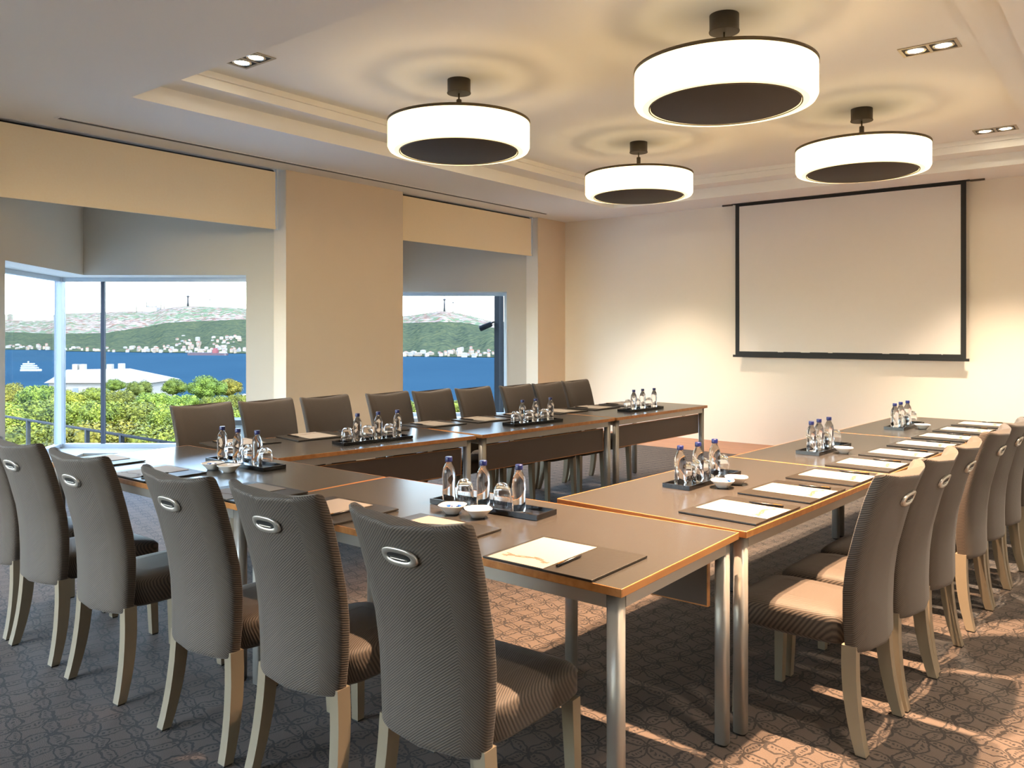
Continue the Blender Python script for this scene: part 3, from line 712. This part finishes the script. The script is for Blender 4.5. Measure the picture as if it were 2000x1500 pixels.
# ------------------------------------------------------------------ outside: near
r = root('exterior_post', 'dark steel post outside the window nearest the screen', 'post', (0, 0, 0))
pp = pix(974, 650, 12.9); r.location = (pp.x, pp.y, 0)
ob('column', MB().box(-.05, .05, -.05, .05, -1.6, 3.4).mesh('column', 'steel_dark'), r)
ob('cable', MB().tube([(.07, .03, -1.5), (.07, .03, 3.3)], .008, 6).mesh('cable', 'black_matt'), r)
cv = root('security_camera', 'dark tube security camera fixed to the post outside', 'camera', (pp.x-RT[0]*.07, pp.y-RT[1]*.07, 1.60))
dv = Vector((-RT[0], -RT[1], -.42)).normalized()
b = MB(); b.tube([Vector((0, 0, 0))+dv*.04, dv*.06, dv*.24, dv*.25], [.03, .042, .046, .04], 14); ob('housing', b.mesh('camera_housing', 'steel_dark'), cv)
ob('lens', MB().tube([dv*.25, dv*.256], .034, 14).mesh('camera_lens', 'black'), cv)
ob('bracket', MB().tube([(0, 0, .02), dv*.10], .012, 8).mesh('camera_bracket', 'steel_dark'), cv)
# terrace railing running away from the building
ZR = -.17
r = root('terrace_railing', 'grey metal terrace railing below the large corner window', 'railing', (0, 6.2, 0))
ob('top_rail', MB().tube([(-9.8, 0, ZR), (-26, 0, ZR)], .024, 8).mesh('top_rail', 'rail_paint'), r)
ob('lower_rail', MB().tube([(-9.8, 0, ZR-.85), (-26, 0, ZR-.85)], .02, 8).mesh('lower_rail', 'rail_paint'), r)
for k in range(13):
    x = -10.35-1.18*k; ob('baluster', MB().box(x-.03, x+.03, -.03, .03, -1.3, ZR).mesh('railing_post', 'rail_paint'), r)
tag(ob('terrace', MB().box(-27, -7.2, -3, 6.4, -1.5, -1.3).mesh('terrace', 'terrace')), 'pale stone terrace below the windows', None, None, 'structure')
pr = root('parapet', 'low pale parapet wall just outside the corner window', 'parapet', (0, 0, 0))
q0 = pix(385, 650, 9.75); q1 = pix(585, 650, 9.75)
ob('wall_body', MB().prism([(q0.x, q0.y), (q1.x, q1.y), (q1.x+FW[0]*.25, q1.y+FW[1]*.25), (q0.x+FW[0]*.25, q0.y+FW[1]*.25)], -1.3, .33).mesh('parapet_body', 'terrace'), pr)
ob('coping', MB().prism([(q0.x-FW[0]*.04, q0.y-FW[1]*.04), (q1.x-FW[0]*.04, q1.y-FW[1]*.04), (q1.x+FW[0]*.29, q1.y+FW[1]*.29), (q0.x+FW[0]*.29, q0.y+FW[1]*.29)], .33, .39).mesh('parapet_coping', 'white_ext'), pr)

# hillside down to the water
ZS = -49.2
hm = MB(); NXh, NDh = 60, 30
for j in range(NDh+1):
    for i in range(NXh+1):
        d = 12+ (j/NDh)**1.5*300; px = -1600+ 4200*i/NXh
        p = pix(px, 650, d); t = min(1, (d-12)/230)
        hm.v.append((p.x, p.y, -5.5-12*t-34*t*t+(.8*math.sin(p.x*.21)+.7*math.sin(p.y*.17)) * (0 if t > .95 else 1)))
for j in range(NDh):
    for i in range(NXh): a = j*(NXh+1)+i; hm.f.append((a, a+1, a+NXh+2, a+NXh+1)); hm.mi.append(0); hm.sm.append(True)
struct('hillside', hm.mesh('hillside', 'slope'), 'green hillside dropping from the building to the water')
struct('sea', MB().add([(-9000, -6000, ZS), (3000, -6000, ZS), (3000, 9000, ZS), (-9000, 9000, ZS)], [(0, 1, 2, 3)]).mesh('sea', 'sea'), 'wide blue strait between the two shores')

# trees
def crown_mesh(name, mat, seed, leaves=13000):
    rd = random.Random(seed); m = MB(); blobs = []
    for k in range(26):
        a = rd.uniform(0, 2*PI); e = rd.uniform(-.25, 1.0); rr = rd.uniform(.45, .68)
        blobs.append((Vector((rr*math.cos(a)*math.cos(e), rr*math.sin(a)*math.cos(e), rr*math.sin(e)*.85)), rd.uniform(.18, .34)))
    blobs.append((Vector((0, 0, 0)), .66))
    for k in range(leaves):
        c, br = blobs[rd.randrange(len(blobs))]
        d = Vector((rd.gauss(0, 1), rd.gauss(0, 1), rd.gauss(0.25, 1))).normalized()
        p = c+d*br*rd.uniform(.78, 1.12)
        nrm = (d+Vector((rd.gauss(0, .5), rd.gauss(0, .5), rd.gauss(0, .5)))).normalized()
        u = nrm.orthogonal().normalized(); w = nrm.cross(u); s_ = rd.uniform(.022, .046); ang = rd.uniform(0, PI)
        u2 = u*math.cos(ang)+w*math.sin(ang); w2 = w*math.cos(ang)-u*math.sin(ang)
        o = len(m.v); m.v += [tuple(p-u2*s_), tuple(p-w2*s_*.55), tuple(p+u2*s_), tuple(p+w2*s_*.55)]; m.f.append((o, o+1, o+2, o+3)); m.mi.append(0); m.sm.append(False)
    for c, br in blobs:
        L = []
        for j in range(1, 6):
            ph = PI*j/6; L.append([(c.x+br*.72*math.sin(ph)*math.cos(2*PI*i/9), c.y+br*.72*math.sin(ph)*math.sin(2*PI*i/9), c.z-br*.72*math.cos(ph)) for i in range(9)])
        m.loft(L, True, 0, True)
    return m.mesh(name, mat)
CR = {'leaf': [crown_mesh('crown', 'leaf', s_) for s_ in (1, 2, 3)], 'leaf_dark': [crown_mesh('crown', 'leaf_dark', 4)], 'leaf_gold': [crown_mesh('crown', 'leaf_gold', 5)]}
trunk_m = MB().tube([(0, 0, -3.2), (.03, .02, -1.5), (0, 0, -.3)], [.11, .08, .06], 8).mesh('trunk', 'bark')
def tree(px, ytop, depth, rpx, kind='leaf', lab='sunlit green tree in the mass of treetops below the windows', group='treetops below the windows', flat=.85):
    R = rpx*depth/F_PX; p = pix(px, ytop, depth)
    r = root('leafy_tree', lab, 'tree', (p.x, p.y, p.z-R*flat*.98), random.uniform(0, 6), group); r.scale = (R, R, R*flat)
    ob('crown', random.choice(CR[kind]), r); ob('trunk', trunk_m, r)
D_ = 'leaf_dark'; G_ = 'leaf_gold'
tree(400, 724, 62, 46, D_, 'round dark-green tree standing highest against the blue water', 'tall round trees'); tree(447, 733, 66, 33, G_, 'golden-green tree right of the highest round tree', 'tall round trees')
tree(338, 732, 70, 32, D_, 'small dark round tree left of the highest round tree', 'tall round trees'); tree(272, 737, 74, 30, D_, 'grey-green round tree before the white building', 'tall round trees')
tree(222, 735, 78, 24, D_, 'small round tree at the left end of the round trees', 'tall round trees')
for px, y, d, rp in ((15, 738, 62, 52), (78, 740, 60, 50), (128, 752, 54, 46), (182, 749, 56, 44), (235, 752, 54, 42), (472, 758, 54, 46), (-60, 742, 62, 54), (300, 756, 50, 44), (360, 760, 50, 44), (420, 764, 50, 44),
                     (0, 770, 42, 78), (95, 766, 44, 76), (178, 764, 42, 74), (262, 766, 44, 74), (345, 770, 42, 74), (420, 776, 42, 70), (500, 784, 40, 74),
                     (-40, 804, 30, 120), (80, 800, 31, 116), (190, 796, 30, 116), (300, 800, 31, 116), (400, 806, 30, 112), (500, 812, 30, 110),
                     (10, 842, 22, 170), (150, 838, 23, 165), (300, 840, 22, 170), (440, 846, 23, 160), (-130, 846, 22, 170)):
    tree(px, y, d, rp, 'leaf' if random.random() < .8 else 'leaf_gold')
for px, y, d, rp in ((780, 772, 34, 44), (835, 776, 32, 46), (890, 770, 34, 46), (945, 778, 32, 46), (1000, 775, 34, 46), (860, 800, 26, 70), (940, 800, 26, 70), (790, 800, 26, 70)):
    tree(px, y, d, rp, 'leaf', 'bright green tree below the window nearest the screen', 'treetops below the far window')

# white building among the trees
bp = pix(215, 650, 112)
wb = root('white_building', 'long white building with pale roof among the trees by the water', 'building', (bp.x, bp.y, 0), TH)
ob('wall_body', MB().box(-6.8, 6.6, -3, 6, -16, -5.3).mesh('building_walls', 'white_ext'), wb)
ob('roof', MB().add([(-7.2, -3.4, -5.3), (7.1, -3.4, -5.3), (7.1, 6.4, -5.3), (-7.2, 6.4, -5.3), (-6.6, 1.2, -3.7), (2.2, 1.2, -3.55)], [(0, 1, 5, 4), (1, 2, 5), (2, 3, 4, 5), (3, 0, 4), (3, 2, 1, 0)]).mesh('building_roof', 'roof_pale'), wb)
for k in range(6): ob('building_window', MB().box(-5.6+2.1*k, -4.9+2.1*k, -3.06, -2.9, -7.4, -6.0).mesh('building_window', 'far_glass'), wb)
for x, z in ((-5.4, -3.7), (-4.4, -3.7), (-.6, -3.7), (1.0, -3.6)): ob('roof_unit', MB().box(x-.35, x+.35, .9, 1.6, z-.2, z+.75).mesh('roof_unit', 'white_ext'), wb)
p2 = pix(476, 650, 95)
w2 = root('white_house', 'small white house at the right edge of the trees', 'building', (p2.x, p2.y, 0), TH)
ob('wall_body', MB().box(-1.3, 1.6, -2, 2, -14, -6.6).mesh('house_walls', 'white_ext'), w2)
ob('roof', MB().add([(-1.5, -2.2, -6.6), (1.8, -2.2, -6.6), (1.8, 2.2, -6.6), (-1.5, 2.2, -6.6), (.1, 0, -5.7)], [(0, 1, 4), (1, 2, 4), (2, 3, 4), (3, 0, 4), (3, 2, 1, 0)]).mesh('house_roof', 'roof_pale'), w2)

# ships
def ship_root(name, lab, px, depth, rz): p = pix(px, 650, depth); return root(name, lab, 'ship', (p.x, p.y, ZS), rz)
fe = ship_root('ferry', 'white passenger ferry crossing the blue water', 60, 1070, TH+.1)
ob('hull', MB().prism([(-12, -3), (9, -3.4), (14, 0), (9, 3.4), (-12, 3)], 0, 2.6).mesh('ferry_hull', 'ship_white'), fe)
for z, a, b in ((2.8, -11.5, 9), (5.4, -11, 7), (8.0, -9, 4)):
    dk = ob('deck', MB().box(a, b, -3, 3, z+.9, z+2.4).mesh('ferry_deck', 'ship_white'), fe); ob('window_band', MB().box(a+.4, b-.4, -2.9, 2.9, z-.2, z+.9).mesh('ferry_windows', 'far_glass'), dk)
ob('funnel', MB().lathe([(1.2, 10.4), (1.0, 13)], 12, c=(-3, 0)).mesh('ferry_funnel', 'ship_white'), fe)
cs = ship_root('cargo_ship', 'long dark red cargo ship near the far shore', 405, 1815, TH-.12)
ob('hull', MB().prism([(-47, 0), (-44, -6), (43, -7), (47, -5), (47, 5), (43, 7), (-44, 6)], -.5, 5.2).mesh('cargo_hull', 'hull'), cs)
ob('bridge', MB().box(14, 24, -5, 5, 5.2, 13).box(16, 22, -4, 4, 13, 16.5).mesh('cargo_bridge', 'ship_red'), cs)
ob('deck_gear', MB().box(30, 44, -4, 4, 5.2, 9).mesh('cargo_gear', 'ship_white'), cs)
ob('hatch', MB().box(-40, 8, -4.5, 4.5, 5.2, 6.4).mesh('cargo_hatch', 'hull'), cs)
ob('mast', MB().tube([(-30, 0, 5), (-30, 0, 15)], .4, 6).mesh('cargo_mast', 'ship_white'), cs)

# far shore
DS = [(-1200, 3000), (0, 2420), (95, 2380), (120, 2210), (300, 2060), (480, 1960), (785, 1730), (970, 1650), (2400, 1400)]
CF = [(-1200, 640), (0, 648), (120, 652), (210, 650), (250, 644), (330, 630), (400, 627), (480, 624), (600, 624), (785, 631), (850, 629), (900, 629), (968, 641), (1200, 640), (2400, 640)]
CB = [(-1200, 605), (0, 615), (40, 611), (95, 615), (130, 612), (200, 610), (300, 607), (335, 600), (365, 598), (440, 600), (480, 603), (640, 612), (785, 618), (830, 612), (865, 607), (900, 612), (960, 627), (1050, 632), (2400, 620)]
def terrain(name, mat, d0, d1, crest, base_z, lab, amp, back=True):
    rd = random.Random(5); m = MB(); xs = [-1100+10*i for i in range(330)]; NR = 26
    for j in range(NR+1):
        t = j/NR
        for x in xs:
            Ds = interp(DS, x)[0]; D = Ds*(d0+(d1-d0)*t); yc = interp(crest, x)[0]
            zc = CAM_H+(HORIZON-yc)/F_PX*Ds*d1
            tt = t*t*(3-2*t)*.6+t*.4
            z = base_z(Ds)+(zc-base_z(Ds))*tt+amp*math.sin(t*PI)*(math.sin(x*.061)+.6*math.sin(x*.137+2)+.5*math.sin(t*9+x*.03))+(rd.uniform(-1, 1)*amp*.22 if j else 0)
            p = pix(x, 650, D); m.v.append((p.x, p.y, z))
    n_ = len(xs)
    for j in range(NR):
        for i in range(n_-1): a = j*n_+i; m.f.append((a, a+1, a+n_+1, a+n_)); m.mi.append(0); m.sm.append(True)
    return struct(name, m.mesh(name, mat), lab)
terrain('far_shore_hill', 'forest', 1.0, 1.42, CF, lambda D: ZS+1.0, 'wooded green hill on the far shore', 6)
terrain('far_town_hill', 'city', 1.42, 2.2, CB, lambda D: ZS+25, 'distant ridge covered in pale town houses', 7)
# houses along the far shore
def house_mesh(w, d, h, roof, rh, wallm):
    m = MB().box(-w, w, -d, d, -6, h); m.add([(-w-.4, -d-.4, h), (w+.4, -d-.4, h), (w+.4, d+.4, h), (-w-.4, d+.4, h), (-w*.4, 0, h+rh), (w*.4, 0, h+rh)], [(0, 1, 5, 4), (1, 2, 5), (2, 3, 4, 5), (3, 0, 4), (3, 2, 1, 0)], 1)
    for k in range(3): m.box(-w*.7+k*w*.6, -w*.7+k*w*.6+w*.25, -d-.1, -d+.2, h*.45, h*.8, 2)
    return m.mesh('shore_house', wallm, roof, 'far_glass')
HM = [house_mesh(6, 5, 8, 'roof_red', 3, 'white_ext'), house_mesh(8, 5, 10, 'roof_pale', 2, 'white_ext'), house_mesh(5, 5, 12, 'roof_red', 3, 'cream_ext'), house_mesh(10, 6, 7, 'roof_pale', 2.5, 'cream_ext'), house_mesh(4.5, 4, 7, 'roof_red', 2.5, 'white_ext')]
rd = random.Random(21); TAKEN = []
def shore(x0, x1, up, n_, lab):
    done = tries = 0
    while done < n_ and tries < 4000:
        tries += 1
        x = rd.uniform(x0, x1); t = rd.random()**1.8*up; Ds = interp(DS, x)[0]; D = Ds*(1+.42*t); yc = interp(CF, x)[0]
        zc = CAM_H+(HORIZON-yc)/F_PX*Ds*1.42; tt = t*t*(3-2*t)*.6+t*.4
        p = pix(x, 650, D-4)
        if any((p.x-a)**2+(p.y-b)**2 < 16**2 for a, b in TAKEN): continue
        TAKEN.append((p.x, p.y)); done += 1
        o = ob('shore_house', rd.choice(HM), None, (p.x, p.y, ZS+1.5+(zc-ZS-1)*tt), TH+rd.uniform(-.5, .5)); s_ = rd.uniform(.45, .75); o.scale = (s_, s_, s_)
        tag(o, lab, 'house', 'houses on the far shore')
shore(13, 95, .22, 22, 'pale waterfront house on the far shore seen through the narrow pane')
shore(120, 250, .16, 16, 'pale waterfront house on the far shore left of the wooded slope')
shore(250, 345, .20, 26, 'pale house low on the far shore, left of the cargo ship')
shore(345, 470, .45, 62, 'pale house of the hillside cluster above the cargo ship')
shore(470, 600, .1, 8, 'pale house on the far shore, right of the cargo ship')
shore(785, 880, .10, 16, 'low waterfront house below the wooded hill in the far window')
shore(880, 975, .22, 22, 'pale waterfront house beside the steel post in the far window')
# mosque and masts on the ridge
def ridge_z(x, D): return CAM_H+(HORIZON-interp(CB, x)[0])/F_PX*D
Dm = interp(DS, 295)[0]*2.15
pm = pix(297, 650, Dm); mo = root('mosque', 'pale domed mosque with slim minarets on the distant ridge', 'mosque', (pm.x, pm.y, ridge_z(297, Dm)-8), TH)
ob('prayer_hall', MB().box(-38, 38, -30, 30, 0, 28).mesh('mosque_hall', 'white_ext'), mo)
ob('dome', MB().lathe([(26, 26), (25, 36), (19, 47), (10, 53), (.5, 55)], 20).mesh('mosque_dome', 'white_ext'), mo)
for sx, sy in ((-66, -40), (-48, 40), (66, -40), (48, 40)):
    ob('minaret', MB().lathe([(3.2, 0), (2.8, 60), (4, 62), (2.2, 64), (2, 80), (.2, 92)], 10, c=(sx, sy)).mesh('minaret', 'white_ext'), mo)
for x, top, w, lab in ((367, 572, 4.5, 'tall slim broadcast mast on the ridge in the large window'), (868, 577, 3.6, 'tall dark broadcast mast on the ridge in the far window'), (885, 584, 1.8, 'thin pale mast right of the tall mast in the far window'), (410, 580, 1.6, 'thin faint mast right of the tall mast in the large window'), (919, 604, 1.6, 'short mast on the falling ridge in the far window')):
    D = interp(DS, x)[0]*2.18; p = pix(x, 650, D); z0 = ridge_z(x, D)-6; z1 = CAM_H+(HORIZON-top)/F_PX*D
    ms = root('broadcast_mast', lab, 'mast', (p.x, p.y, 0)); ob('shaft', MB().lathe([(w*1.6, z0), (w, z0+(z1-z0)*.6), (w*.5, z1)], 8).mesh('mast_shaft', 'steel_dark'), ms)
    ob('antenna_drum', MB().lathe([(w*1.2, z0+(z1-z0)*.70), (w*2.2, z0+(z1-z0)*.72), (w*2.2, z0+(z1-z0)*.78), (w, z0+(z1-z0)*.8)], 10).mesh('mast_drum', 'steel_dark'), ms)
